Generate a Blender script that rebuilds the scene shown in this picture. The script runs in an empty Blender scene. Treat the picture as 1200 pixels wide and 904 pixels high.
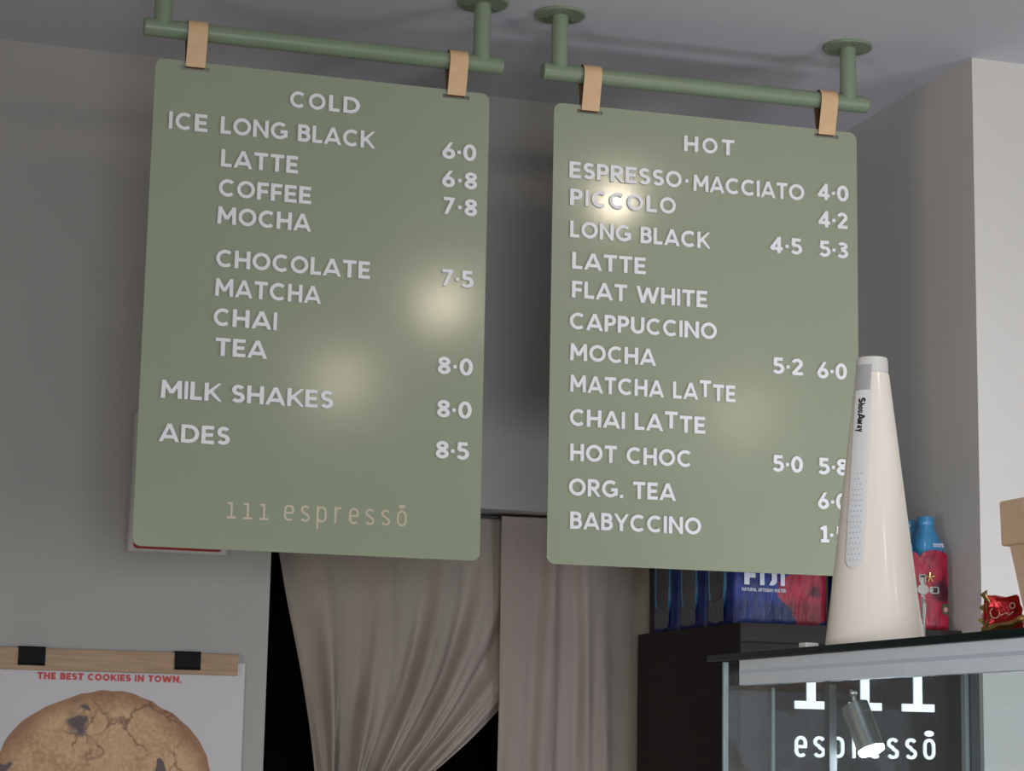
import bpy, bmesh, math, random
from mathutils import Vector, Matrix, noise

# ---------------------------------------------------------------- camera, world, lights, exposure
SC = bpy.context.scene
COL = SC.collection
EYE = 1.5                                   # camera height above the floor; heights below are given from it
CEIL = 1.3247
YAW, PITCH, ROLL, FOCAL_PX = 0.3120, 0.1688, 0.0193, 2500.37

cam_data = bpy.data.cameras.new('camera')
cam = bpy.data.objects.new('camera', cam_data)
COL.objects.link(cam)
fw = Vector((math.sin(YAW)*math.cos(PITCH), math.cos(YAW)*math.cos(PITCH), math.sin(PITCH)))
rt = Vector((math.cos(YAW), -math.sin(YAW), 0))
up = rt.cross(fw)
r2 = rt*math.cos(ROLL) + up*math.sin(ROLL)
u2 = up*math.cos(ROLL) - rt*math.sin(ROLL)
m = Matrix((r2, u2, -fw)).transposed().to_4x4()
m.translation = Vector((0, 0, EYE))
cam.matrix_world = m
cam_data.sensor_width = 36
cam_data.lens = FOCAL_PX/1200*36
cam_data.clip_start = 0.05
SC.camera = cam

world = bpy.data.worlds.new('world')
SC.world = world
world.use_nodes = True
world.node_tree.nodes['Background'].inputs[0].default_value = (0.75, 0.85, 1.0, 1)
world.node_tree.nodes['Background'].inputs[1].default_value = 1.0

SC.view_settings.view_transform = 'Standard'
SC.view_settings.look = 'None'
SC.view_settings.gamma = 1
SC.view_settings.use_curve_mapping = False
SC.view_settings.exposure = -0.18

def area_light(name, loc, target, sx, sy, power, colour, spread=180):
    d = bpy.data.lights.new(name, 'AREA'); d.shape = 'RECTANGLE'; d.size = sx; d.size_y = sy
    d.energy = power; d.color = colour; d.spread = math.radians(spread)
    o = bpy.data.objects.new(name, d); COL.objects.link(o)
    o.location = loc
    o.rotation_euler = (Vector(target)-Vector(loc)).to_track_quat('-Z', 'Y').to_euler()
    return o
def point_light(name, loc, radius, power, colour):
    d = bpy.data.lights.new(name, 'POINT'); d.shadow_soft_size = radius; d.energy = power; d.color = colour
    o = bpy.data.objects.new(name, d); COL.objects.link(o); o.location = loc
    return o
# unseen fill panels added inside the room, then the ceiling lamps before the boards
area_light('pillar_fill', (3.6, 0.6, 1.5), (2.2, 3.5, 1.3), 1.0, 1.2, 16, (0.96, 0.99, 1.0), 120)  # added fill panel, brightens the pillar from the right
area_light('left_side_fill', (-1.9, 0.4, 1.1), (2.1, 3.6, 1.3), 1.2, 1.2, 13, (1.0, 0.91, 0.78), 120)  # added fill panel for surfaces facing left, such as niche wall and rail
area_light('fan_case_fill', (0.3, -1.0, 1.6), (1.15, 2.4, 1.5), 1.2, 0.8, 13, (0.86, 0.91, 1.0), 80)  # added fill standing in for window daylight, aimed at fan and display case
area_light('low_curtain_fill', (1.6, 1.2, 0.35), (1.35, 4.0, 1.3), 0.9, 0.4, 12.5, (0.88, 0.88, 1.0), 70)  # added low fill, reaches the curtains and wall beneath the boards
WARM = (1.0, 0.84, 0.66)
point_light('ceiling_lamp_near_board', (1.624, 2.436, EYE+1.27), 0.028, 3.6, WARM)
point_light('ceiling_lamp_middle', (1.561, 1.139, EYE+1.27), 0.028, 4.4, WARM)
point_light('ceiling_lamp_rear', (1.532, -0.294, EYE+1.27), 0.035, 5, WARM)
point_light('ceiling_lamp_right', (2.945, -0.486, EYE+1.27), 0.05, 3, WARM)

# ---------------------------------------------------------------- helpers
random.seed(7)
def link(name, me, mats=None, parent=None, loc=None):
    o = bpy.data.objects.new(name, me); COL.objects.link(o)
    if mats is not None and me is not None and not me.materials:
        for mm in (mats if isinstance(mats, (list, tuple)) else [mats]): me.materials.append(mm)
    if parent is not None: o.parent = parent
    if loc is not None: o.location = loc
    return o
def thing(name, label, cat, loc, rotz=0, group=None):
    o = bpy.data.objects.new(name, None); COL.objects.link(o)
    o.empty_display_size = 0.05
    o.location = (loc[0], loc[1], loc[2]+EYE); o.rotation_euler = (0, 0, rotz)
    o['label'] = label; o['category'] = cat
    if group: o['group'] = group
    return o
def structure(name, bm, mat):
    o = link(name, finish(name, bm, False), mat, None, (0, 0, EYE)); o['kind'] = 'structure'
    return o
def finish(name, bm, smooth=True, angle=35):
    bmesh.ops.recalc_face_normals(bm, faces=bm.faces)
    me = bpy.data.meshes.new(name)
    if smooth:
        for f in bm.faces: f.smooth = True
        for e in bm.edges:
            if len(e.link_faces) == 2 and e.calc_face_angle(0) > math.radians(angle): e.smooth = False
    bm.to_mesh(me); bm.free()
    return me
def box(bm, lo, hi, bev=0, seg=2):
    g = bmesh.ops.create_cube(bm, size=1)
    for v in g['verts']:
        v.co = Vector([lo[i]+(v.co[i]+.5)*(hi[i]-lo[i]) for i in range(3)])
    if bev:
        es = list({e for v in g['verts'] for e in v.link_edges})
        bmesh.ops.bevel(bm, geom=es, offset=bev, segments=seg, affect='EDGES', profile=.7)
def box_mesh(name, lo, hi, bev=0, seg=2):
    bm = bmesh.new(); box(bm, lo, hi, bev, seg); return finish(name, bm)
def sweep(bm, pts, radii, n=16, cap=True):
    """round tube through pts with one radius per point"""
    pts = [Vector(p) for p in pts]
    if not isinstance(radii, (list, tuple)): radii = [radii]*len(pts)
    rings = []; ref = None
    for i, p in enumerate(pts):
        d = (pts[min(i+1, len(pts)-1)]-pts[max(i-1, 0)]).normalized()
        if ref is None: ref = Vector((0, 0, 1)) if abs(d.z) < .9 else Vector((1, 0, 0))
        a = d.cross(ref).normalized(); b = d.cross(a).normalized(); ref = a.cross(d)
        rings.append([bm.verts.new(p+radii[i]*(math.cos(t)*a+math.sin(t)*b)) for t in [2*math.pi*k/n for k in range(n)]])
    for A, B in zip(rings, rings[1:]):
        for k in range(n): bm.faces.new((A[k], A[(k+1) % n], B[(k+1) % n], B[k]))
    if cap: bm.faces.new(rings[0]); bm.faces.new(rings[-1])
def lathe(bm, prof, n=48, centre=(0, 0)):
    rings = []
    for r, z in prof:
        rings.append([bm.verts.new((centre[0]+r*math.cos(2*math.pi*k/n), centre[1]+r*math.sin(2*math.pi*k/n), z)) for k in range(n)])
    for A, B in zip(rings, rings[1:]):
        for k in range(n): bm.faces.new((A[k], A[(k+1) % n], B[(k+1) % n], B[k]))
    bm.faces.new(rings[0]); bm.faces.new(rings[-1])
def prism(bm, outline, y0, y1):
    """outline in x,z extruded along y"""
    a = [bm.verts.new((x, y0, z)) for x, z in outline]; b = [bm.verts.new((x, y1, z)) for x, z in outline]
    bm.faces.new(a); bm.faces.new(b)
    for i in range(len(a)): bm.faces.new((a[i], a[(i+1) % len(a)], b[(i+1) % len(a)], b[i]))
def round_rect(x0, z0, x1, z1, r, n=6):
    out = []
    for cx, cz, a0 in ((x1-r, z1-r, 0), (x0+r, z1-r, 90), (x0+r, z0+r, 180), (x1-r, z0+r, 270)):
        for k in range(n+1):
            a = math.radians(a0+90*k/n); out.append((cx+r*math.cos(a), cz+r*math.sin(a)))
    return out
def plate_mesh(name, outline, holes, y0, y1, bev=0.0006):
    """flat plate with holes, facing -y, bevelled rim"""
    cu = bpy.data.curves.new(name, 'CURVE'); cu.dimensions = '2D'; cu.fill_mode = 'BOTH'
    for loop in [outline]+holes:
        sp = cu.splines.new('POLY'); sp.points.add(len(loop)-1)
        for p, (x, z) in zip(sp.points, loop): p.co = (x, z, 0, 1)
        sp.use_cyclic_u = True
    cu.extrude = (y1-y0)/2-bev; cu.bevel_depth = bev; cu.bevel_resolution = 2; cu.offset = -bev
    o = bpy.data.objects.new(name, cu); COL.objects.link(o)
    dg = bpy.context.evaluated_depsgraph_get()
    me = bpy.data.meshes.new_from_object(o.evaluated_get(dg)); me.name = name
    bpy.data.objects.remove(o); bpy.data.curves.remove(cu)
    me.transform(Matrix(((1, 0, 0, 0), (0, 0, -1, (y0+y1)/2), (0, 1, 0, 0), (0, 0, 0, 1))))
    for p in me.polygons: p.use_smooth = False
    me.materials.clear()
    return me

# ---------------------------------------------------------------- materials
def mat(name, colour, rough=.5, metal=0, spec=.5, emit=None, strength=0, trans=0, coat=0, ior=None):
    mm = bpy.data.materials.new(name); mm.use_nodes = True
    b = mm.node_tree.nodes['Principled BSDF']
    b.inputs['Base Color'].default_value = (*colour, 1); b.inputs['Roughness'].default_value = rough
    b.inputs['Metallic'].default_value = metal; b.inputs['Specular IOR Level'].default_value = spec
    b.inputs['Transmission Weight'].default_value = trans; b.inputs['Coat Weight'].default_value = coat
    if ior: b.inputs['IOR'].default_value = ior
    if emit: b.inputs['Emission Color'].default_value = (*emit, 1); b.inputs['Emission Strength'].default_value = strength
    return mm
class NT:
    def __init__(s, mm): s.m = mm; s.t = mm.node_tree; s.b = s.t.nodes['Principled BSDF']
    def n(s, kind, **kw):
        nd = s.t.nodes.new(kind)
        for k, v in kw.items():
            if hasattr(nd, k): setattr(nd, k, v)
            else: nd.inputs[k.replace('_', ' ')].default_value = v
        return nd
    def l(s, a, b): s.t.links.new(a, b)
    def coords(s, scale=(1, 1, 1)):
        c = s.n('ShaderNodeTexCoord'); mp = s.n('ShaderNodeMapping'); mp.inputs['Scale'].default_value = scale
        s.l(c.outputs['Object'], mp.inputs[0]); return mp.outputs[0]
    def noise(s, scale, detail=4, vec=None, dist=0):
        nd = s.n('ShaderNodeTexNoise'); nd.inputs['Scale'].default_value = scale; nd.inputs['Detail'].default_value = detail
        nd.inputs['Distortion'].default_value = dist
        s.l(vec if vec is not None else s.coords(), nd.inputs['Vector']); return nd.outputs['Fac']
    def ramp(s, fac, stops):
        r = s.n('ShaderNodeValToRGB'); e = r.color_ramp.elements
        while len(e) < len(stops): e.new(.5)
        for el, (p, c) in zip(e, stops): el.position = p; el.color = (*c, 1)
        s.l(fac, r.inputs[0]); return r.outputs[0]
    def bump(s, h, strength, dist=.001):
        b = s.n('ShaderNodeBump'); b.inputs['Strength'].default_value = strength; b.inputs['Distance'].default_value = dist
        s.l(h, b.inputs['Height']); s.l(b.outputs[0], s.b.inputs['Normal'])
    def math(s, op, a, b=None):
        nd = s.n('ShaderNodeMath'); nd.operation = op
        for i, v in enumerate((a, b)):
            if v is None: continue
            if isinstance(v, (int, float)): nd.inputs[i].default_value = v
            else: s.l(v, nd.inputs[i])
        return nd.outputs[0]
    def mix(s, fac, a, b):
        nd = s.n('ShaderNodeMix'); nd.data_type = 'RGBA'
        s.l(fac, nd.inputs['Factor'])
        for v, i in ((a, 6), (b, 7)):
            if isinstance(v, tuple): nd.inputs[i].default_value = (*v, 1)
            else: s.l(v, nd.inputs[i])
        return nd.outputs[2]
def mottled(name, c0, c1, scale, rough=.5, bump=0, bscale=None, dist=.001, vec=(1, 1, 1), **kw):
    mm = mat(name, c0, rough, **kw); t = NT(mm)
    t.l(t.ramp(t.noise(scale, 5, t.coords(vec)), [(.3, c0), (.7, c1)]), t.b.inputs['Base Color'])
    if bump: t.bump(t.noise(bscale or scale, 4, t.coords(vec)), bump, dist)
    return mm

M = {}
M['wall'] = mottled('wall_paint', (.385, .370, .348), (.41, .395, .373), 1.5, .75, .12, 160, .001)
M['pillar'] = mottled('pillar_paint', (.62, .605, .575), (.65, .635, .605), 1.5, .7, .1, 160, .001)
M['ceiling'] = mottled('ceiling_paint', (.65, .65, .70), (.69, .69, .74), 1.2, .8, .12, 120, .001)
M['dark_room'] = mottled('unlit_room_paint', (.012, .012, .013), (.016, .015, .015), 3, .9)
M['floor'] = mottled('floor_concrete', (.42, .40, .37), (.48, .46, .43), 4, .6, .1, 30)
M['sage'] = mottled('sage_powder_coat', (.30, .338, .240), (.31, .348, .248), 3, .135, .05, 900, .0004)
M['sage_tube'] = mottled('sage_tube_paint', (.21, .27, .18), (.23, .29, .195), 6, .34, .05, 700, .0004)
M['letter'] = mat('white_acrylic', (.82, .82, .85), .4)
M['gold'] = mat('pale_gold_foil', (.56, .47, .34), .35, .1)
M['leather'] = mottled('tan_leather', (.66, .43, .23), (.72, .48, .27), 60, .5, .2, 500, .0005)
M['leather_edge'] = mat('leather_edge', (.16, .075, .035), .7)
M['screw'] = mat('screw_sage', (.14, .18, .12), .4, .3)
M['black'] = mat('black_plastic', (.012, .012, .013), .45)
M['rubber'] = mat('black_metal_clip', (.006, .006, .007), .6, spec=.15)
mm = M['cabinet'] = mottled('charcoal_laminate', (.015, .012, .012), (.020, .016, .016), 8, .6, .06, 90, .001, (1, 1, 14), spec=.25)
mm = M['oak'] = mottled('light_oak', (.34, .21, .12), (.46, .30, .175), 14, .5, .1, 60, .0005, (1, 10, 18))
M['paper'] = mottled('poster_paper', (.58, .56, .585), (.60, .58, .60), 2, .6)
M['paper_white'] = mat('notice_paper', (.55, .53, .50), .6)
M['red_print'] = mat('red_print', (.55, .035, .035), .5)
M['notice_red'] = mat('notice_red', (.34, .015, .012), .5)
M['notice_frame'] = mat('notice_rim', (.38, .37, .35), .5)

def cookie():
    mm = mat('printed_cookie', (.5, .3, .16), .6); t = NT(mm)
    v = t.coords()
    base = t.ramp(t.noise(9, 6, v, .4), [(.28, (.38, .19, .085)), (.5, (.56, .33, .165)), (.72, (.68, .45, .24))])
    fine = t.noise(130, 5, v)
    base = t.mix(t.math('MULTIPLY', t.math('SUBTRACT', fine, .40), 2.2), base, (.70, .50, .31))
    # darker baked rim
    sx = t.n('ShaderNodeSeparateXYZ'); t.l(v, sx.inputs[0])
    r = t.math('SQRT', t.math('ADD', t.math('POWER', t.math('DIVIDE', sx.outputs[0], .2), 2.0), t.math('POWER', t.math('DIVIDE', sx.outputs[2], .18), 2.0)))
    rim = t.ramp(t.math('ADD', r, t.math('MULTIPLY', t.math('SUBTRACT', t.noise(25, 4, v), .5), .25)), [(.82, (0, 0, 0)), (1.0, (1, 1, 1))])
    base = t.mix(t.math('MULTIPLY', rim, .75), base, (.24, .10, .045))
    # cracks
    vo = t.n('ShaderNodeTexVoronoi'); vo.feature = 'DISTANCE_TO_EDGE'; vo.inputs['Scale'].default_value = 11
    wob = t.n('ShaderNodeTexNoise'); wob.inputs['Scale'].default_value = 22; wob.inputs['Detail'].default_value = 5; t.l(v, wob.inputs['Vector'])
    add = t.n('ShaderNodeVectorMath'); add.operation = 'MULTIPLY_ADD'; t.l(wob.outputs['Color'], add.inputs[0]); add.inputs[1].default_value = (.09, .09, .09); t.l(v, add.inputs[2])
    t.l(add.outputs[0], vo.inputs['Vector'])
    crack = t.ramp(vo.outputs['Distance'], [(.0, (1, 1, 1)), (.045, (0, 0, 0))])
    gate = t.ramp(t.noise(7, 3, v), [(.44, (0, 0, 0)), (.52, (1, 1, 1))])
    base = t.mix(t.math('MULTIPLY', t.math('MULTIPLY', crack, gate), .85), base, (.14, .07, .04))
    # chocolate patches and salt flakes
    choc = t.ramp(t.noise(15, 3, t.coords((1, 1, .8)), .6), [(.61, (0, 0, 0)), (.65, (1, 1, 1))])
    base = t.mix(choc, base, (.12, .085, .085))
    vo2 = t.n('ShaderNodeTexVoronoi'); vo2.inputs['Scale'].default_value = 26; t.l(v, vo2.inputs['Vector'])
    salt = t.ramp(vo2.outputs['Distance'], [(.10, (1, 1, 1)), (.14, (0, 0, 0))])
    sg = t.ramp(t.noise(19, 1, v), [(.58, (0, 0, 0)), (.60, (1, 1, 1))])
    base = t.mix(t.math('MULTIPLY', salt, sg), base, (.70, .62, .52))
    t.l(base, t.b.inputs['Base Color'])
    return mm
M['cookie'] = cookie()

def cloth():
    mm = mat('beige_cotton', (.30, .265, .225), .9, spec=.2); t = NT(mm)
    t.l(t.ramp(t.noise(3, 5, t.coords((1.5, 1.5, .5)), .5), [(.3, (.53, .455, .39)), (.7, (.68, .60, .52))]), t.b.inputs['Base Color'])
    t.bump(t.noise(22, 5, t.coords((4, 1, .5)), .3), .25, .004)
    return mm
M['cloth'] = cloth()

def glass(name, tint, gloss=.0, rough=0):
    """thin clear pane: fresnel mix of a clear and a reflecting layer"""
    mm = bpy.data.materials.new(name); mm.use_nodes = True; nt = mm.node_tree
    nt.nodes.remove(nt.nodes['Principled BSDF']); out = nt.nodes['Material Output']
    tr = nt.nodes.new('ShaderNodeBsdfTransparent'); tr.inputs[0].default_value = (*tint, 1)
    gl = nt.nodes.new('ShaderNodeBsdfGlossy'); gl.inputs['Roughness'].default_value = rough
    fr = nt.nodes.new('ShaderNodeMath'); fr.operation = 'MULTIPLY_ADD'; fr.inputs[1].default_value = .9; fr.inputs[2].default_value = .03
    pw = nt.nodes.new('ShaderNodeMath'); pw.operation = 'POWER'; pw.inputs[1].default_value = 5
    lw = nt.nodes.new('ShaderNodeLayerWeight'); lw.inputs[0].default_value = .5
    nt.links.new(lw.outputs['Facing'], pw.inputs[0]); nt.links.new(pw.outputs[0], fr.inputs[0])
    mx = nt.nodes.new('ShaderNodeMixShader')
    nt.links.new(fr.outputs[0], mx.inputs[0]); nt.links.new(tr.outputs[0], mx.inputs[1]); nt.links.new(gl.outputs[0], mx.inputs[2])
    nt.links.new(mx.outputs[0], out.inputs[0])
    return mm
M['pane'] = glass('clear_pane', (.90, .93, .93))
M['slab'] = mat('green_edge_glass', (.004, .014, .012), .15, spec=.10)
M['pane_edge'] = mat('ground_glass_edge', (.30, .36, .36), .25, spec=.6)
M['dark_edge'] = mat('dark_glass_edge', (.06, .07, .075), .25)
M['rail'] = mottled('brushed_aluminium', (.80, .88, .97), (.84, .92, 1.0), 30, .5)
M['rail_groove'] = mat('aluminium_groove', (.60, .68, .80), .5)
M['frost'] = mat('grey_acrylic_post', (.12, .125, .13), .35)
M['chrome'] = mat('brushed_steel', (.80, .79, .76), .32, .85)
M['silver'] = mat('antique_silver', (.66, .64, .60), .35, .35)
M['silver_dark'] = mat('silver_recess', (.08, .07, .07), .5)
M['lens'] = mat('lamp_lens', (1, 1, 1), .3, emit=(.80, .92, 1.0), strength=45)
M['neon'] = mat('lit_white_lettering', (1, 1, 1), .4, emit=(.80, .92, 1.0), strength=1.0)
M['gloss_white'] = mat('glossy_cream_plastic', (.90, .83, .74), .14, spec=.4)
M['cap_white'] = mat('white_cap_plastic', (.74, .72, .68), .25)
M['blade_silver'] = mat('silver_grey_blade', (.52, .51, .51), .3, .2)
M['blade_white'] = mat('milky_soft_blade', (.80, .80, .80), .25, coat=.4)
M['dots'] = mat('holographic_dots', (.50, .68, .82), .25, .2)
M['ink'] = mat('black_ink', (.02, .02, .02), .5)
M['kraft'] = mottled('kraft_card', (.62, .45, .30), (.70, .51, .35), 50, .7, .1, 200, .0005)
M['foil_red'] = mottled('red_foil', (.42, .010, .015), (.52, .02, .02), 20, .25, .5, 60, .004, metal=.55)
M['foil_gold'] = mottled('gold_foil', (.62, .44, .15), (.80, .62, .28), 40, .25, .5, 90, .003, metal=.9)
M['bottle_blue'] = mat('light_blue_bottle', (.045, .23, .44), .22, coat=.5)
M['print_white'] = mat('white_print', (.55, .58, .65), .5)
M['window_dark'] = mat('dark_bottle_side', (.018, .020, .040), .25, coat=.5)
M['film_grey'] = mat('crinkled_film', (.09, .095, .12), .35)

def wrap_mat(name, cx, cz, r0):
    """navy shrink film printed with a big red hibiscus centred at cx, cz"""
    mm = mat(name, (.02, .03, .14), .36, spec=.35); t = NT(mm); v = t.coords()
    sx = t.n('ShaderNodeSeparateXYZ'); t.l(v, sx.inputs[0])
    dx = t.math('SUBTRACT', sx.outputs[0], cx); dz = t.math('SUBTRACT', sx.outputs[2], cz)
    r = t.math('SQRT', t.math('ADD', t.math('MULTIPLY', dx, dx), t.math('MULTIPLY', dz, dz)))
    ang = t.math('ARCTAN2', dz, dx)
    lob = t.math('ABSOLUTE', t.math('SINE', t.math('MULTIPLY', ang, 2.5)))
    wob = t.math('MULTIPLY', t.noise(60, 3, v), .022)
    lim = t.math('ADD', t.math('ADD', t.math('MULTIPLY', lob, r0*.28), r0*.74), wob)
    inside = t.math('LESS_THAN', r, lim)
    navy = t.ramp(t.noise(18, 4, t.coords((3, 1, 1))), [(.3, (.008, .012, .075)), (.7, (.018, .045, .24))])
    red = t.ramp(t.noise(26, 4, t.coords((2.5, 1, 1)), .5), [(.3, (.17, .005, .022)), (.7, (.38, .016, .045))])
    col = t.mix(inside, navy, red)
    core = t.ramp(t.math('ADD', r, t.math('MULTIPLY', t.noise(70, 3, v), .02)), [(r0*.28, (1, 1, 1)), (r0*.42, (0, 0, 0))])
    col = t.mix(core, col, (.05, .006, .015))
    t.l(col, t.b.inputs['Base Color'])
    t.bump(t.noise(45, 5, t.coords((2.2, 2.2, .6)), .4), .55, .004)
    return mm

# ---------------------------------------------------------------- stroke lettering
def arc(cx, cy, rx, ry, a0, a1, n=14):
    return [(cx+rx*math.cos(math.radians(a0+(a1-a0)*k/n)), cy+ry*math.sin(math.radians(a0+(a1-a0)*k/n))) for k in range(n+1)]
def glyphs(w):
    h = w/2; lo, hi = h, 1-h; G = {}
    def g(c, width, *strokes): G[c] = (width, strokes)
    A = (1-w)/2
    g('A', .88, ([(h*.6, -.1), (.44, 1.0+.02)], 0), ([(.44, 1.02), (.88-h*.6, -.1)], 0), ([(.2, .27), (.68, .27)], 0))
    g('B', .66, ([(h, 0), (h, 1)], 0), ([(h, hi)]+[(.36, hi)]+arc(.36, (hi+.53)/2, .18, (hi-.53)/2, 90, -90, 8)+[(h, .53)], 0), ([(h, .53), (.38, .53)]+arc(.38, (lo+.53)/2, .20, (.53-lo)/2, 90, -90, 8)+[(h, lo)], 0))
    g('C', .90, (arc(.5, .5, A, A, 48, 312, 22), 0))
    g('D', .84, ([(h, lo), (h, hi), (.36, hi)]+arc(.36, .5, .84-h-.36, A, 90, -90, 14)+[(h, lo)], 0), ([(h, 0), (h, 1)], 0))
    g('E', .60, ([(h, 0), (h, 1)], 0), ([(h, hi), (.58, hi)], 0), ([(h, .5), (.54, .5)], 0), ([(h, lo), (.60, lo)], 0))
    g('F', .56, ([(h, 0), (h, 1)], 0), ([(h, hi), (.56, hi)], 0), ([(h, .48), (.52, .48)], 0))
    g('G', .96, (arc(.5, .5, A, A, 48, 335, 22), 0), ([(.55, .45), (.96-h, .45), (.96-h, .12)], 0))
    g('H', .78, ([(h, 0), (h, 1)], 0), ([(.78-h, 0), (.78-h, 1)], 0), ([(h, .5), (.78-h, .5)], 0))
    g('I', w, ([(h, 0), (h, 1)], 0))
    g('J', .42, ([(.42-h, 1), (.42-h, .3)]+arc(.17, .26, .25-h, .26-h, 0, -120, 8), 0))
    g('K', .74, ([(h, 0), (h, 1)], 0), ([(h, .36), (.70, 1.06)], 0), ([(.27, .56), (.73, -.06)], 0))
    g('L', .54, ([(h, 0), (h, 1)], 0), ([(h, lo), (.54, lo)], 0))
    g('M', .96, ([(h, 0), (h+.03, 1)], 0), ([(h+.01, 1.02), (.48, .30)], 0), ([(.48, .30), (.95-h, 1.02)], 0), ([(.93-h, 1), (.96-h, 0)], 0))
    g('N', .82, ([(h, 0), (h, 1)], 0), ([(h*.8, 1.03), (.82-h*.8, -.03)], 0), ([(.82-h, 0), (.82-h, 1)], 0))
    g('O', 1.0, (arc(.5, .5, A, A, 0, 360, 28), 1))
    g('P', .62, ([(h, 0), (h, 1)], 0), ([(h, hi), (.34, hi)]+arc(.34, (hi+.45)/2, .20, (hi-.45)/2, 90, -90, 8)+[(h, .45)], 0))
    g('R', .68, ([(h, 0), (h, 1)], 0), ([(h, hi), (.36, hi)]+arc(.36, (hi+.47)/2, .20, (hi-.47)/2, 90, -90, 8)+[(h, .47)], 0), ([(.30, .47), (.64, -.06)], 0))
    g('S', .62, (arc(.32, .5+(hi-.5)/2, .20, (hi-.5)/2, 30, 180, 10)+arc(.32, .5+(hi-.5)/2, .20, (hi-.5)/2, 195, 262, 4)+arc(.31, .5-(.5-lo)/2, .22, (.5-lo)/2, 80, -150, 14), 0))
    g('T', .70, ([(0, hi), (.70, hi)], 0), ([(.35, 0), (.35, 1)], 0))
    g('U', .76, ([(h, 1), (h, .38)]+arc(.38, .38, .38-h, .38-h, 180, 360, 12)+[(.76-h, 1)], 0))
    g('V', .84, ([(h*.6, 1.08), (.42, 0.0)], 0), ([(.42, 0.0), (.84-h*.6, 1.08)], 0))
    g('W', 1.24, ([(h*.7, 1.06), (.34, .0)], 0), ([(.34, .0), (.62, .92)], 0), ([(.62, .92), (.90, .0)], 0), ([(.90, .0), (1.24-h*.7, 1.06)], 0))
    g('Y', .78, ([(h*.4, 1.08), (.39, .44)], 0), ([(.78-h*.4, 1.08), (.39, .44)], 0), ([(.39, .5), (.39, 0)], 0))
    g('0', .66, (arc(.33, .5, .33-h, A, 0, 360, 24), 1))
    g('1', .36, ([(.25, 0), (.25, 1)], 0), ([(.02, .78), (.25, .95)], 0), ([(.02, lo), (.46, lo)], 0))
    g('2', .60, (arc(.29, .70, .21, .30-h, 165, -28, 12)+[(.08, .085)], 0), ([(.03, lo), (.60, lo)], 0))
    g('3', .60, (arc(.28, .75, .19, .25-h, 150, -90, 10)+[(.24, .53)], 0), ([(.24, .52)]+arc(.28, .29, .23, .29-h, 85, -155, 12), 0))
    g('4', .68, ([(.46, 0), (.46, 1)], 0), ([(.48, 1.0), (.04, .24)], 0), ([(.03, .27), (.66, .27)], 0))
    g('5', .60, ([(.52, hi), (.14, hi), (.12, .52)], 0), ([(.10, .545)]+arc(.27, .33, .24, .33-h, 95, -150, 14), 0))
    g('6', .64, (arc(.32, .32, .32-h, .32-h, 0, 360, 20), 1), ([(.10, .40), (.44, 1.05)], 0))
    g('7', .58, ([(.02, hi), (.50, hi)], 0), ([(.49, 1.0), (.14, -.06)], 0))
    g('8', .62, (arc(.31, .74, .20, .26-h, 0, 360, 18), 1), (arc(.31, .28, .31-h, .28-h, 0, 360, 20), 1))
    g('·', .20, ([(.0, .46), (.20, .46)], 0))
    g('.', .20, ([(.0, .09), (.20, .09)], 0))
    # small letters, the unit is the x-height
    g('i', .56, ([(.28, 0), (.28, 1)], 0), ([(.03, .93), (.28, .93)], 0), ([(0, .07), (.56, .07)], 0))
    g('e', .62, ([(.10, .50), (.54, .50), (.54, .68)]+arc(.31, .68, .31-h, .32-h, 0, 180, 9)+[(h, .32)]+arc(.31, .32, .31-h, .32-h, 180, 318, 8), 0))
    g('s', .60, (arc(.30, .74, .22, .26-h, 25, 180, 8)+arc(.30, .74, .22, .26-h, 195, 262, 3)+arc(.30, .26, .23, .26-h, 80, -155, 10), 0))
    g('p', .62, ([(h, 1), (h, -.42)], 0), ([(h, .68)]+arc(.31, .68, .31-h, .32-h, 180, 0, 9)+arc(.31, .32, .31-h, .32-h, 0, -180, 9), 0))
    g('r', .50, ([(.10+h, 0), (.10+h, 1)], 0), ([(.10+h, .62)]+arc(.38, .62, .22, .38-h, 180, 80, 6)+[(.52, hi)], 0))
    g('o', .62, (arc(.31, .66, .31-h, .34-h, 0, 180, 9)+arc(.31, .34, .31-h, .34-h, 180, 360, 9), 1))
    g('ō', .62, (arc(.31, .66, .31-h, .34-h, 0, 180, 9)+arc(.31, .34, .31-h, .34-h, 180, 360, 9), 1), (arc(.31, 1.24, .16, .07, 0, 360, 12), 1))
    g('h', .58, ([(h, 0), (h, 1.45)], 0), ([(h, .6)]+arc(.29, .6, .29-h, .4-h, 180, 0, 9)+[(.58-h, 0)], 0))
    g('w', .90, ([(h*.6, 1.05), (.27, .02)], 0), ([(.27, .02), (.45, .9)], 0), ([(.45, .9), (.63, .02)], 0), ([(.63, .02), (.90-h*.6, 1.05)], 0))
    g('a', .60, (arc(.30, .32, .30-h, .32-h, 0, 360, 14), 1), ([(.60-h, 0), (.60-h, .70)]+arc(.30, .70, .30-h, .30-h, 0, 150, 7), 0))
    g('y', .60, ([(h*.6, 1.05), (.32, .02)], 0), ([(.60-h*.6, 1.05), (.18, -.42)], 0))
    g('m', .90, ([(h, 0), (h, 1)], 0), ([(h, .6)]+arc(.26, .6, .19, .4-h, 180, 0, 6)+[(.45, 0)], 0), ([(.45, .6)]+arc(.64, .6, .19, .4-h, 180, 0, 6)+[(.83, 0)], 0))
    return G
UPPER = set('ABCDEFGHIJKLMNOPRSTUVWY0123456789')
GCACHE, LCACHE = {}, {}
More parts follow.
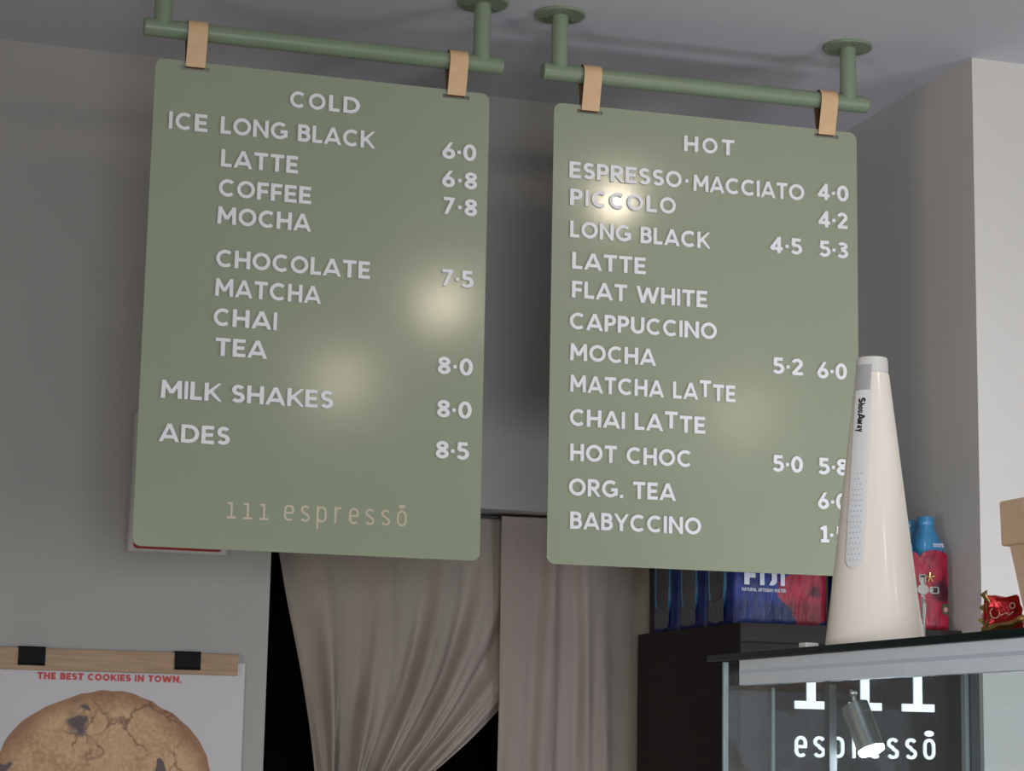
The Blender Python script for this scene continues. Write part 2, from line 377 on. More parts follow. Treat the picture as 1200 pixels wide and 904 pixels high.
def letter_mesh(ch, size, depth, w):
    key = (ch, size, depth, w)
    if key in LCACHE: return LCACHE[key]
    if w not in GCACHE: GCACHE[w] = glyphs(w)
    width, strokes = GCACHE[w][ch]
    bm = bmesh.new(); h = w/2*size
    for si, (pts, closed) in enumerate(strokes):
        P = [Vector((x*size, y*size)) for x, y in pts]
        if closed and (P[0]-P[-1]).length < 1e-6: P.pop()
        n = len(P); L, R = [], []
        for i in range(n):
            a = P[i-1] if (i or closed) else None; b = P[(i+1) % n] if (i < n-1 or closed) else None
            d1 = (P[i]-a).normalized() if a is not None else None; d2 = (b-P[i]).normalized() if b is not None else None
            if d1 is None: d1 = d2
            if d2 is None: d2 = d1
            n1 = Vector((-d1.y, d1.x)); n2 = Vector((-d2.y, d2.x)); mm = n1+n2
            mm = mm.normalized() if mm.length > 1e-6 else n1
            k = min(h/max(.2, mm.dot(n1)), 1.6*h)
            L.append(P[i]+mm*k); R.append(P[i]-mm*k)
        if ch in UPPER:
            for q in L+R: q.y = min(max(q.y, 0), size)
        f = -depth-si*0.00004
        def ring(side, y): return [bm.verts.new((q.x, y, q.y)) for q in side]
        LF, RF, LB, RB = ring(L, f), ring(R, f), ring(L, 0), ring(R, 0)
        rng = range(n) if closed else range(n-1)
        for i in rng:
            j = (i+1) % n
            bm.faces.new((LF[i], LF[j], RF[j], RF[i])); bm.faces.new((LF[i], LB[i], LB[j], LF[j])); bm.faces.new((RF[i], RF[j], RB[j], RB[i]))
        if not closed:
            for i in (0, n-1): bm.faces.new((LF[i], RF[i], RB[i], LB[i]))
    me = bpy.data.meshes.new('letter'); bmesh.ops.recalc_face_normals(bm, faces=bm.faces); bm.to_mesh(me); bm.free()
    LCACHE[key] = me
    return me
def write(parent, text, u0, u1, v, size, depth, material, w=.19, y=0, name='letter', raised=None, mono=None, basis=None):
    """letters of text between u0 and u1 on baseline v, each its own part of parent"""
    if w not in GCACHE: GCACHE[w] = glyphs(w)
    G = GCACHE[w]; gaps = len(text)-1
    widths = [(.34 if c == ' ' else G[c][0])*size for c in text]
    track = (u1-u0-sum(widths))/gaps if gaps else 0
    sx = [1]*len(text)
    if gaps and track < .04*size: track = .04*size; sx = [(u1-u0-track*gaps)/sum(widths)]*len(text)
    elif gaps and track > .13*size and not mono:        # generous lines use wider straight letters, the round ones stay round
        k = min(1.20, 1+(track-.13*size)*gaps/max(1e-9, sum(wd for wd, c in zip(widths, text) if c not in 'COG I·.')))
        sx = [k if c not in 'COG I·.' else 1 for c in text]
        track = (u1-u0-sum(wd*q for wd, q in zip(widths, sx)))/gaps
    u = u0
    for i, c in enumerate(text):
        if c != ' ':
            me = letter_mesh(c, size, depth, w)
            uu = u0+(u1-u0-widths[-1])*i/gaps if mono else u
            o = link(name, me, material, parent)
            dv = .20*size if raised is not None and i == raised else 0
            if basis is None:
                o.location = (uu, y, v+dv); o.scale = (sx[i], 1, 1)
            else:
                o.matrix_local = basis @ Matrix.Translation((uu, y, v)) @ Matrix.Diagonal((sx[i], 1, 1, 1))
        u += widths[i]*sx[i]+track

# ---------------------------------------------------------------- the room
WY, SX, PY = 4.044, 2.0330, 3.4698          # back wall plane, niche side wall, pillar front
DL, DR, LZ = .8243, 1.640, .4716            # doorway left, right, lintel underside
FL = -EYE
def slab(lo, hi):
    bm = bmesh.new(); box(bm, lo, hi); return bm
structure('floor', slab((-2.6, -3.6, FL-.1), (4.2, 6.3, FL)), M['floor'])
structure('ceiling', slab((-2.6, -3.6, CEIL), (4.2, 6.3, CEIL+.1)), M['ceiling'])
bm = bmesh.new()                             # back wall in one mesh with the doorway cut out
prism(bm, [(-2.6, FL), (DL, FL), (DL, LZ), (DR, LZ), (DR, FL), (SX, FL), (SX, CEIL), (-2.6, CEIL)], WY, WY+.15)
structure('wall_back', bm, M['wall'])
structure('wall_niche_right', slab((SX, PY, FL), (4.1, WY+.15, CEIL)), M['pillar'])
structure('wall_left', slab((-2.6, -3.5, FL), (-2.5, WY, CEIL)), M['wall'])
structure('wall_right', slab((4.1, -3.5, FL), (4.2, WY, CEIL)), M['wall'])
bm = bmesh.new()
box(bm, (-2.6, -3.6, FL), (0.2, -3.5, CEIL)); box(bm, (3.6, -3.6, FL), (4.2, -3.5, CEIL))
box(bm, (.2, -3.6, FL), (3.6, -3.5, FL+.4)); box(bm, (.2, -3.6, .7), (3.6, -3.5, CEIL))
structure('wall_front', bm, M['wall'])
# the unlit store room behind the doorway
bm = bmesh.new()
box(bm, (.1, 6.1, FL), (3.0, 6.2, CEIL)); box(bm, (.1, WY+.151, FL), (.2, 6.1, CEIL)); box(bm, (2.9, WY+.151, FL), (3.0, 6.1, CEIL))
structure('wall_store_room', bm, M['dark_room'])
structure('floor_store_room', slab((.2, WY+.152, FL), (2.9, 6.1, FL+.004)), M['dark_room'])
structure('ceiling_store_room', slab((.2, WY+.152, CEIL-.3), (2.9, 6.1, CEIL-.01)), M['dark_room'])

# ---------------------------------------------------------------- menu boards and their hanging rails
BW, BH, TH = .594, .8357, .004
SLOTS = (.068, .532)
def strap_mesh(bar_z, r):
    """leather loop over the bar and through the slot, built round t = 0; board plane is y = 0..TH"""
    bm = bmesh.new(); rr = r+.0006; th = .0022; w2 = .0168; zs = -.0085
    path = [(-.0008, zs-.001), (-.0020, zs+.004), (-rr*.96, bar_z-.010)]
    path += [(rr*math.cos(math.radians(a)), bar_z+rr*math.sin(math.radians(a))) for a in range(185, -6, -12)]
    path += [(rr*.96, bar_z-.010), (TH+.0022, zs+.004), (TH+.0010, zs-.001)]
    V = []
    for i, (y, z) in enumerate(path):
        a = Vector(path[max(i-1, 0)]); b = Vector(path[min(i+1, len(path)-1)]); d = (b-a).normalized(); nn = Vector((-d.y, d.x))
        V.append([bm.verts.new((sx*w2, y+nn.x*k, z+nn.y*k)) for sx, k in ((-1, 0), (1, 0), (1, th), (-1, th))])
    for A, B in zip(V, V[1:]):
        for k in range(4): bm.faces.new((A[k], A[(k+1) % 4], B[(k+1) % 4], B[k]))
    bm.faces.new(V[0]); bm.faces.new(V[-1])
    me = finish('strap', bm, True, 50)
    me.materials.append(M['leather']); me.materials.append(M['leather_edge'])
    for p in me.polygons:
        c = p.center; inward = Vector((0, c.y, c.z-bar_z)) if c.z > bar_z-.01 else Vector((0, c.y, 0))
        if abs(p.normal.x) > .8 or p.normal.dot(inward) < 0: p.material_index = 1
    return me
def menu_board(origin, yaw, bar_z, lines, label, rail_label):
    o = thing('menu_board', label, 'menu board', origin, yaw, 'hanging menu boards')
    holes = [[(c-.024, -.0150), (c-.024, -.0085), (c+.024, -.0085), (c+.024, -.0150)] for c in SLOTS]
    link('panel', plate_mesh('panel', round_rect(0, -BH, BW, 0, .015, 8), holes, 0, TH), M['sage'], o)
    for c in SLOTS:
        s = link('strap', strap_mesh(bar_z, .016), None, o, (c, 0, 0)); s['label'] = 'tan leather strap looped over the rail'
    for text, u0, u1, v in lines:
        if text == 'iii': write(o, text, u0, u1, v, .0275, .0006, M['gold'], .12, mono=True)
        elif text == 'espresso': write(o, 'espressō', u0, u1, v, .0275, .0006, M['gold'], .12, mono=True)
        elif text in ('MATCHA LATTE', 'CHAI LATTE'): write(o, text, u0, u1, v, .0305, .004, M['letter'], raised=len(text)-3)
        else: write(o, text, u0, u1, v, .0292 if text in ('HOT', 'COLD') else .0305, .004, M['letter'])
    # rail: one tube, two posts with round ceiling flanges
    r = thing('hanging_rail', rail_label, 'rail', (origin[0], origin[1], CEIL), yaw, 'green pipe rails under the ceiling')
    bz = origin[2]+bar_z-CEIL
    R = .0158
    bm = bmesh.new(); e = .0012
    sweep(bm, [(-.0225, TH/2, bz), (-.0225+e, TH/2, bz), (.6165-e, TH/2, bz), (.6165, TH/2, bz)], [R-e, R, R, R-e], 40)
    link('bar', finish('bar', bm), M['sage_tube'], r)
    for t in (.0092, .578):
        bm = bmesh.new(); lathe(bm, [(R*.98, bz), (R*.98, -.0055)], 36, (t, TH/2))
        link('post', finish('post', bm), M['sage_tube'], r)
        bm = bmesh.new(); lathe(bm, [(.0448, -.0062), (.0462, -.0050), (.0462, -.0008), (.0454, 0)], 56, (t, TH/2))
        fl = link('flange', finish('flange', bm), M['sage_tube'], r)
        for k in range(3):
            a = math.radians(30+120*k)
            bm = bmesh.new(); lathe(bm, [(.0042, -.0074), (.0046, -.0062)], 14, (t+.031*math.cos(a), TH/2+.031*math.sin(a)))
            link('screw', finish('screw', bm), M['screw'], fl)
    return o
COLD_LINES = [
 ('COLD', 0.2340, 0.3576, -0.0635), ('ICE', 0.0274, 0.0931, -0.1235), ('LONG BLACK', 0.1157, 0.3850, -0.1231),
 ('LATTE', 0.1188, 0.2522, -0.1811), ('COFFEE', 0.1170, 0.2771, -0.2333), ('MOCHA', 0.1169, 0.2778, -0.2818),
 ('CHOCOLATE', 0.1179, 0.3850, -0.3567), ('MATCHA', 0.1184, 0.2997, -0.4071), ('CHAI', 0.1179, 0.2258, -0.4585),
 ('TEA', 0.1228, 0.2102, -0.5094), ('MILK SHAKES', 0.0354, 0.3278, -0.5875), ('ADES', 0.0366, 0.1535, -0.6605),
 ('6·0', 0.5086, 0.5708, -0.1283), ('6·8', 0.5093, 0.5733, -0.1796), ('7·8', 0.5128, 0.5744, -0.2283),
 ('7·5', 0.5132, 0.5708, -0.3581), ('8·0', 0.5103, 0.5733, -0.5141), ('8·0', 0.5110, 0.5728, -0.5902),
 ('8·5', 0.5106, 0.5698, -0.6620), ('iii', 0.1543, 0.2246, -0.7832), ('espresso', 0.2508, 0.4629, -0.7824)]
HOT_LINES = [
 ('HOT', 0.2486, 0.3467, -0.0686), ('ESPRESSO', 0.0300, 0.2441, -0.1390), ('·', 0.2510, 0.2591, -0.1390),
 ('MACCIATO', 0.2671, 0.4855, -0.1420), ('4·0', 0.5132, 0.5747, -0.1363), ('PICCOLO', 0.0320, 0.2330, -0.1894),
 ('4·2', 0.5143, 0.5724, -0.1885), ('LONG BLACK', 0.0329, 0.2988, -0.2486), ('4·5', 0.4182, 0.4808, -0.2455),
 ('5·3', 0.5159, 0.5731, -0.2452), ('LATTE', 0.0373, 0.1766, -0.3061), ('FLAT WHITE', 0.0378, 0.2949, -0.3588),
 ('CAPPUCCINO', 0.0348, 0.3133, -0.4164), ('MOCHA', 0.0363, 0.1965, -0.4726), ('5·2', 0.4229, 0.4816, -0.4717),
 ('6·0', 0.5102, 0.5688, -0.4743), ('MATCHA LATTE', 0.0372, 0.3498, -0.5294), ('CHAI LATTE', 0.0374, 0.2918, -0.5904),
 ('HOT CHOC', 0.0390, 0.2662, -0.6526), ('5·0', 0.4226, 0.4808, -0.6516), ('5·8', 0.5118, 0.5699, -0.6519),
 ('ORG. TEA', 0.0378, 0.2357, -0.7141), ('6·0', 0.5101, 0.5677, -0.7153), ('BABYCCINO', 0.0408, 0.2847, -0.7728),
 ('1·5', 0.5145, 0.5672, -0.7760)]
menu_board((.4853, 3.5226, 1.1533), -.0238, .0540, COLD_LINES, 'sage green menu board headed COLD with raised white letters and gold logo', 'green pipe rail on ceiling posts carrying the COLD menu board')
menu_board((1.2045, 3.5186, 1.1554), -.0444, .0570, HOT_LINES, 'sage green menu board headed HOT with raised white letters and prices', 'green pipe rail on ceiling posts carrying the HOT menu board')

# ---------------------------------------------------------------- things on the back wall
# red bordered notice half hidden behind the cold board
o = thing('framed_notice', 'white edged dark red notice on the wall behind the COLD board', 'notice', (.5499, WY, .3545))
link('sheet', box_mesh('sheet', (0, -.004, 0), (.188, -.0002, .262), .001), M['paper_white'], o)
bm = bmesh.new()
for lo, hi in (((-.003, -.006, -.003), (.191, 0, 0)), ((-.003, -.006, .262), (.191, 0, .265)), ((-.003, -.006, 0), (0, 0, .262)), ((.188, -.006, 0), (.191, 0, .262))): box(bm, lo, hi)
link('frame', finish('frame', bm), M['notice_frame'], o)
bm = bmesh.new(); prism(bm, round_rect(.009, .0050, .178, .255, .008), -.0050, -.0041)
link('red_panel', finish('red_panel', bm, False), M['notice_red'], o)

# cookie poster on a clipped wooden batten
PX0, PX1, PT = .16, .7780, .1445
o = thing('cookie_poster', 'white poster of a giant cookie hung from a wooden batten', 'poster', (0, WY, 0))
link('paper', box_mesh('paper', (PX0, -.0065, -.62), (PX1+.003, -.0045, .150)), M['paper'], o)
link('wooden_batten', box_mesh('wooden_batten', (.10, -.019, .1265), (.7655, -.007, .1665), .0015), M['oak'], o)
for cx in (.382, .6690):
    bm = bmesh.new(); box(bm, (cx-.0245, -.0225, .1345), (cx+.0245, -.0195, .1690), .0008); box(bm, (cx-.0245, -.0225, .1665), (cx+.0245, -.004, .1692), .0006)
    sweep(bm, [(cx-.0245, -.0222, .137), (cx+.0245, -.0222, .137)], .0022, 10)
    link('clip', finish('clip', bm), M['rubber'], o)
bm = bmesh.new(); pts = []
for k in range(140):
    a = 2*math.pi*k/140; q = 1+.045*noise.noise(Vector((math.cos(a)*1.6, math.sin(a)*1.6, 3)))+.014*noise.noise(Vector((math.cos(a)*9, math.sin(a)*9, 1)))
    pts.append((.203*q*math.cos(a), .186*q*math.sin(a)))
prism(bm, pts, -.0006, 0)
c = link('cookie_print', finish('cookie_print', bm, False), M['cookie'], o, (.524, -.0066, -.094)); c['label'] = 'printed golden brown chocolate chip cookie'
write(o, 'THE BEST COOKIES IN TOWN.', .3952, .6610, .1105, .0128, .0004, M['red_print'], .27, y=-.0066)

# ---------------------------------------------------------------- doorway curtains
def surf(name, fn, nu, nv, material, parent, thick=.0015):
    bm = bmesh.new()
    g = [[bm.verts.new(fn(i/(nu-1), j/(nv-1))) for i in range(nu)] for j in range(nv)]
    for j in range(nv-1):
        for i in range(nu-1): bm.faces.new((g[j][i], g[j][i+1], g[j+1][i+1], g[j+1][i]))
    bmesh.ops.solidify(bm, geom=bm.faces[:], thickness=thick)
    return link(name, finish(name, bm, True, 80), material, parent)
def lerp(a, b, t): return a+(b-a)*t
def swag(s, t):
    x0, z0 = lerp(.838, 1.50, s), .464
    x1, z1 = lerp(.905, 1.50, s), lerp(.16, .152, s)
    x2, z2 = lerp(.972, 1.022, s), lerp(-.165, -.175, s)
    x = (1-t)**2*x0+2*t*(1-t)*x1+t*t*x2; z = (1-t)**2*z0+2*t*(1-t)*z1+t*t*z2
    w = noise.noise(Vector((s*3, t*1.5, 0)))
    amp = .005+.023*math.sin(min(1, t*1.1)*math.pi*.62)
    f = math.sin(2*math.pi*(5.2*s+.35*w))*.55+math.sin(2*math.pi*(11.3*s+.6*w+.1))*.28*t+noise.noise(Vector((s*26, t*2.6, 5)))*.5*(.3+t)
    f += noise.noise(Vector((s*9, t*5.0, 9)))*.35
    x += noise.noise(Vector((s*18, t*2.4, 2)))*.006*t
    return (x, amp*f, z)
def swag_tail(s, t):
    x = lerp(.972, 1.022, s)+(s-.5)*.20*math.sin(t*math.pi*.5)-.02*t; z = -.17-t*.75
    f = math.sin(2*math.pi*(5.2*s))*.6+noise.noise(Vector((s*16, t*2, 5)))*.6
    return (x, .018*f, z)
o = thing('doorway_curtain', 'beige curtain panel tied back to the left of the dark doorway', 'curtain', (0, 4.132, 0))
surf('fabric', swag, 150, 70, M['cloth'], o)
surf('tail', swag_tail, 90, 24, M['cloth'], o)
bm = bmesh.new(); sweep(bm, [(.96, .0, -.160), (.975, -.020, -.168), (1.0, -.026, -.172), (1.022, -.020, -.176), (1.035, .0, -.178), (1.02, .02, -.176), (.98, .02, -.166), (.96, 0, -.160)], .006, 10)
link('tie_band', finish('tie_band', bm), M['cloth'], o)
def straight(s, t):
    w = noise.noise(Vector((s*2.2, t*1.2, 4)))
    x = lerp(1.302+.012*t, 1.6215-.006*t, s)+noise.noise(Vector((s*8, t*2.5, 7)))*.006
    z = .464-t*1.55
    f = math.sin(2*math.pi*(2.6*s+.5*w))*.45+math.sin(2*math.pi*(6.1*s+.9*w))*.22+noise.noise(Vector((s*12+t*3, t*2.2, 15)))*.55
    return (x, .021*f*(.55+.45*min(1, t*3)), z)
o = thing('doorway_curtain', 'beige curtain panel hanging straight beside the dark drinks cabinet', 'curtain', (0, 4.088, 0))
surf('fabric', straight, 110, 90, M['cloth'], o)
o = thing('curtain_rod', 'thin dark curtain rod under the doorway lintel', 'rod', (0, 4.110, .4635))
bm = bmesh.new(); sweep(bm, [(DL, 0, 0), (DR, 0, 0)], .004, 12)
link('pole', finish('pole', bm), M['black'], o)

# ---------------------------------------------------------------- dark cabinet with the lit sign, water packs on it
BX0, BX1, BY0, BT = 1.5815, 2.0315, 3.540, .2328
o = thing('dark_cabinet', 'tall charcoal cabinet in the niche right of the curtain', 'cabinet', (0, 0, FL))
link('body', box_mesh('body', (BX0, BY0+.004, 0), (BX1, WY-.001, BT-FL), .002), M['cabinet'], o)
link('top_rail', box_mesh('top_rail', (BX0+.001, BY0, BT-FL-.033), (BX1, BY0+.004, BT-FL), .0008), M['cabinet'], o)
link('door', box_mesh('door', (BX0+.001, BY0, .12), (BX1, BY0+.004, BT-FL-.036), .0008), M['cabinet'], o)
o = thing('illuminated_sign', 'glowing white 111 espresso lettering on the dark cabinet front', 'sign', (0, BY0, 0))
for k in range(3):
    bm = bmesh.new(); x = 1.7205+.1080*k
    prism(bm, [(x-.0325, .0815), (x+.0335, .0815), (x+.0335, .0955), (x+.0085, .0955), (x+.0085, .178), (x-.030, .178), (x-.030, .166), (x-.0085, .166), (x-.0085, .0955), (x-.0325, .0955)], -.004, 0)
    link('letter', finish('letter', bm, False), M['neon'], o)
write(o, 'espressō', 1.688, 1.9705, -.0048, .0380, .004, M['neon'], .145, mono=True)

def water_pack(x0, y0, flower, text, label, arch):
    """six bottles, three by two, in printed shrink film"""
    o = thing('water_bottle_pack', label, 'bottled water', (x0, y0, BT), 0, 'packs of bottled water on the cabinet')
    p, H = .0650, .147
    for j in range(2):
        for i in range(3):
            cx, cy = p*(i+.5), p*(j+.5); bm = bmesh.new(); rings = []
            prof = [(.030, .002, 4), (.0300, .10, 4), (.0305, .140, 4), (.0285, .160, 3), (.0225, .178, 2.4), (.0160, .192, 2), (.0148, .199, 2)]
            for r, z, e in prof:
                ring = []
                for k in range(32):
                    a = 2*math.pi*k/32; c, s = math.cos(a), math.sin(a); q = (abs(c)**e+abs(s)**e)**(-1/e)
                    ring.append(bm.verts.new((cx+r*q*c, cy+r*q*s, z)))
                rings.append(ring)
            for A, B in zip(rings, rings[1:]):
                for k in range(32): bm.faces.new((A[k], A[(k+1) % 32], B[(k+1) % 32], B[k]))
            bm.faces.new(rings[0]); bm.faces.new(rings[-1])
            b = link('bottle', finish('bottle', bm), M['bottle_blue'], o)
            bm = bmesh.new(); lathe(bm, [(.0152, .1985), (.0160, .201), (.0160, .213), (.0148, .2155)], 28, (cx, cy))
            link('cap', finish('cap', bm), M['bottle_blue'], b)
    # film: outline follows the bottles, crinkled, rises over the shoulders of the front row
    bm = bmesh.new(); rings = []
    W3, D2 = 3*p, 2*p
    def outline(inset):
        out = []
        N = 60
        for k in range(N): s = k/N; out.append((s*W3, -.0016*abs(math.sin(math.pi*s*3))**.5+inset))
        for k in range(40): s = k/40; out.append((W3+.0016*abs(math.sin(math.pi*s*2))**.5-inset, s*D2))
        for k in range(N): s = 1-k/N; out.append((s*W3, D2+.0016*abs(math.sin(math.pi*s*3))**.5-inset))
        for k in range(40): s = 1-k/40; out.append((-.0016*abs(math.sin(math.pi*s*2))**.5+inset, s*D2))
        return out
    def soften(x, y, r=.014):
        cx = min(max(x, r), W3-r); cy = min(max(y, r), D2-r); d = Vector((x-cx, y-cy))
        if d.length > r and cx != x and cy != y: d = d.normalized()*r
        return cx+d.x, cy+d.y
    nz = 18
    for j in range(nz+1):
        t = j/nz; ring = []
        for k, (x, y) in enumerate(outline(.0035 if j == 0 else 0)):
            x, y = soften(x, y)
            f = abs(math.sin(math.pi*x/p))**.6
            z = .001+t*(H-.012+.014*f)
            n = noise.noise(Vector((x*120+x0*9, y*120, z*30)))*.0008
            ring.append(bm.verts.new((x+n, y+(n if y > .02 else -abs(n)), z)))
        rings.append(ring)
    n = len(rings[0])
    for A, B in zip(rings, rings[1:]):
        for k in range(n): bm.faces.new((A[k], A[(k+1) % n], B[(k+1) % n], B[k]))
    bm.faces.new(rings[0])
    link('shrink_film', finish('shrink_film', bm, True, 60), wrap_mat('film_print', *flower), o)
    if arch:                                  # end opening of the film, a tall arch over the bottle's side
        def arch_pts(w, z0, z1, n=12):
            return [(w*math.cos(math.radians(a)), z0+w*1.5+w*1.5*math.sin(math.radians(a))) for a in range(180, 361, 15)]+[(w, z1), (-w, z1)]
        for wd, z0, z1, off, mt, nm in ((.040, .018, .150, -.0034, 'bottle_blue', 'opening_rim'), (.031, .034, .150, -.0042, 'window_dark', 'end_opening')):
            bm = bmesh.new(); ol = [(D2/2+a, b) for a, b in arch_pts(wd, z0, z1)]
            A = [bm.verts.new((off, y, z)) for y, z in ol]; B = [bm.verts.new((-.001, y, z)) for y, z in ol]
            bm.faces.new(A); bm.faces.new(B)
            for k in range(len(A)): bm.faces.new((A[k], A[(k+1) % len(A)], B[(k+1) % len(A)], B[k]))
            link(nm, finish(nm, bm, False), M[mt], o)
        bm = bmesh.new()
        A = []
        for j in range(4):
            A.append([bm.verts.new((-.0040-.002*random.random(), D2/2-.036+.072*i/9, .004+.013*j+.003*random.random()+.006*abs(i-4.5)/4.5)) for i in range(10)])
        for j in range(3):
            for i in range(9): bm.faces.new((A[j][i], A[j][i+1], A[j+1][i+1], A[j+1][i]))
        link('film_seal', finish('film_seal', bm, False), M['film_grey'], o)
    if text:
        write(o, 'FIJI', .022, .104, .075, .036, .0012, M['print_white'], .24, y=-.0030)
        write(o, 'NATURAL ARTESIAN WATER', .017, .106, .0630, .0062, .0004, M['print_white'], .18, y=-.0036)
    return o
water_pack(1.602, 3.620, (.166, .067, .062), True, 'front left pack of bottled water in navy film with red flower', True)
water_pack(1.602, 3.755, (.166, .067, .062), False, 'middle water pack of the three along the cabinet side', True)
water_pack(1.602, 3.890, (.166, .067, .062), False, 'rearmost water pack, beside the curtain on the cabinet', True)
pb = water_pack(1.8235, 3.556, (.176, .072, .088), False, 'right pack of bottled water with blue necks, behind the white fan', False)
write(pb, '500mL', .158, .182, .1560, .0070, .0006, M['print_white'], .16, y=-.0015)
bm = bmesh.new()
for a in range(5):
    t = math.radians(72*a+20); cx, cz = .150+.009*math.cos(t), .098+.009*math.sin(t)
    sweep(bm, [(.150, -.0030, .098), (cx, -.0036, cz)], [.0008, .0022], 8)
link('flower_stamen', finish('flower_stamen', bm), M['foil_gold'], pb)
bm = bmesh.new(); pr = [(.182+.0085*math.cos(math.radians(a)), .040+.011*math.sin(math.radians(a))) for a in range(0, 360, 15)]; prism(bm, pr, -.0034, -.0014)
sb = link('round_seal', finish('round_seal', bm, False), mat('dark_olive_seal', (.06, .07, .03), .4), pb)
bm = bmesh.new(); pr = [(.182+.0040*math.cos(math.radians(a)), .039+.0050*math.sin(math.radians(a))) for a in range(0, 360, 30)]; prism(bm, pr, -.0038, -.0033)
link('seal_centre', finish('seal_centre', bm, False), mat('pink_print', (.5, .25, .25), .5), sb)

# ---------------------------------------------------------------- glass display case
CX, CY0, CY1, CT, CB = 1.0731, 1.10, 2.400, .1119, -.34
CX1 = 1.425
o = thing('display_case', 'glass display case with aluminium top rail and green glass lid', 'display case', (0, 0, 0))
link('glass_lid', box_mesh('glass_lid', (CX-.005, CY0, CT), (CX1+.02, 2.492, CT+.0085), .0008), M['slab'], o)
rl = link('top_rail', box_mesh('top_rail', (CX-.002, CY0, CT-.0305), (CX+.014, CY1, CT-.0003), .001), M['rail'], o)
link('groove', box_mesh('groove', (CX-.0026, CY0, CT-.0165), (CX-.0019, CY1-.001, CT-.0125)), M['rail_groove'], rl)
link('front_pane', box_mesh('front_pane', (CX+.001, CY0, CB), (CX+.006, 2.452, CT-.031)), M['pane'], o)
link('end_pane', box_mesh('end_pane', (CX+.007, 2.447, CB), (CX1, 2.452, CT-.001)), M['pane'], o)
link('back_pane', box_mesh('back_pane', (CX1-.005, CY0, CB), (CX1, 2.446, CT-.001)), M['pane'], o)
link('pane_edge', box_mesh('pane_edge', (CX-.0002, 2.450, CB), (CX+.006, 2.455, CT-.001)), M['pane_edge'], o)
link('pane_edge', box_mesh('pane_edge', (CX+.062, 2.444, CB), (CX+.066, 2.4465, CT-.031)), M['pane_edge'], o)
link('corner_post', box_mesh('corner_post', (CX1-.018, 2.432, CB), (CX1-.0055, 2.4465, CT-.001)), M['dark_edge'], o)
link('corner_strip', box_mesh('corner_strip', (CX1-.024, 2.436, CB), (CX1-.0185, 2.4465, CT-.001)), M['pane_edge'], o)
link('inner_post', box_mesh('inner_post', (CX1-.014, 2.300, CB), (CX1-.0055, 2.308, CT-.001)), M['pane_edge'], o)
link('case_floor', box_mesh('case_floor', (CX, CY0, CB-.02), (CX1, 2.455, CB), .002), M['rail'], o)
o = thing('service_counter', 'white service counter carrying the glass display case', 'counter', (0, 0, FL))
link('worktop', box_mesh('worktop', (.95, .5, CB-.06-FL), (1.55, 2.7, CB-.0203-FL), .003), M['pillar'], o)
link('counter_body', box_mesh('counter_body', (.98, .53, 0), (1.52, 2.67, CB-.0603-FL), .002), M['cabinet'], o)

# small swivel spotlight standing inside the case
o = thing('case_spotlight', 'small steel swivel spotlight glowing inside the display case', 'lamp', (-.002, 2.178, 0))
link('post', box_mesh('post', (1.0815, -.004, CB), (1.0905, .008, .078)), M['frost'], o)
B0 = Vector((1.107, -.012, .0600)); dirn = Vector((.0130, -.030, -.0700)).normalized()
bm = bmesh.new(); box(bm, (1.090, -.006, .062), (1.1065, 0, .072), .0006)
link('bracket', finish('bracket', bm), M['silver_dark'], o)
bm = bmesh.new(); bmesh.ops.create_uvsphere(bm, u_segments=20, v_segments=12, radius=.0052, matrix=Matrix.Translation(B0+Vector((0, 0, .009))))
sweep(bm, [B0+Vector((0, 0, .009)), B0+dirn*.006], [.0030, .0034], 14)
link('ball_joint', finish('ball_joint', bm), M['chrome'], o)
bm = bmesh.new()
A0 = B0+dirn*.004
sweep(bm, [A0, A0+dirn*.0015, A0+dirn*.014, A0+dirn*.0142, A0+dirn*.0150, A0+dirn*.0152, A0+dirn*.054], [.0120, .0150, .0152, .0146, .0146, .0152, .0152], 36)
hd = link('lamp_head', finish('lamp_head', bm), M['chrome'], o)
bm = bmesh.new(); sweep(bm, [A0+dirn*.0541, A0+dirn*.0575], [.0148, .0140], 32)
link('lens', finish('lens', bm), M['lens'], o)
sp = bpy.data.lights.new('spot_glow', 'POINT'); sp.energy = .35; sp.color = (.8, .92, 1); sp.shadow_soft_size = .01
so = bpy.data.objects.new('spot_glow', sp); COL.objects.link(so); so.parent = o; so.location = A0+dirn*.074

# ---------------------------------------------------------------- things on the glass lid
TOP = CT+.0085
# white cone shaped table fan with one soft blade folded down
FX, FY = 1.1500, 2.200
o = thing('table_fan', 'tall glossy white cone fan with folded blade on the glass lid', 'fan', (FX, FY, TOP))
bm = bmesh.new(); lathe(bm, [(.0540, 0), (.0560, .0015), (.0560, .006), (.0535, .024), (.0196, .3165), (.0192, .3175)], 72)
link('cone_body', finish('cone_body', bm), M['gloss_white'], o)
bm = bmesh.new(); lathe(bm, [(.0176, .3176), (.0176, .3190), (.0188, .3195), (.0182, .334), (.0172, .3365), (.012, .3375)], 56)
link('cap', finish('cap', bm), M['cap_white'], o)
base_az = math.atan2(-FY, -FX)-math.radians(28)       # towards the shop, a little left
ca, sa = math.cos(base_az), math.sin(base_az); tx, ty = -sa, ca
def blade_pt(z, s, out=0):
    """point on the blade: z height, s across (-1..1)"""
    rad = lerp(.056, .0190, min(1, max(0, z/.3185)))+.0022+out
    if z > .3185: rad = .0190+.0022+out-(z-.3185)*.25
    w = lerp(.0118, .0088, min(1, z/.33))
    zb = .088
    if z < zb+.0118:
        k = max(0, (z-zb)/.0118); w *= math.sqrt(max(0, 1-(1-k)**2))
    off = s*w
    y = math.sqrt(max(0, rad*rad-off*off)) if rad > abs(off) else 0
    return Vector((ca*y+tx*off, sa*y+ty*off, z))
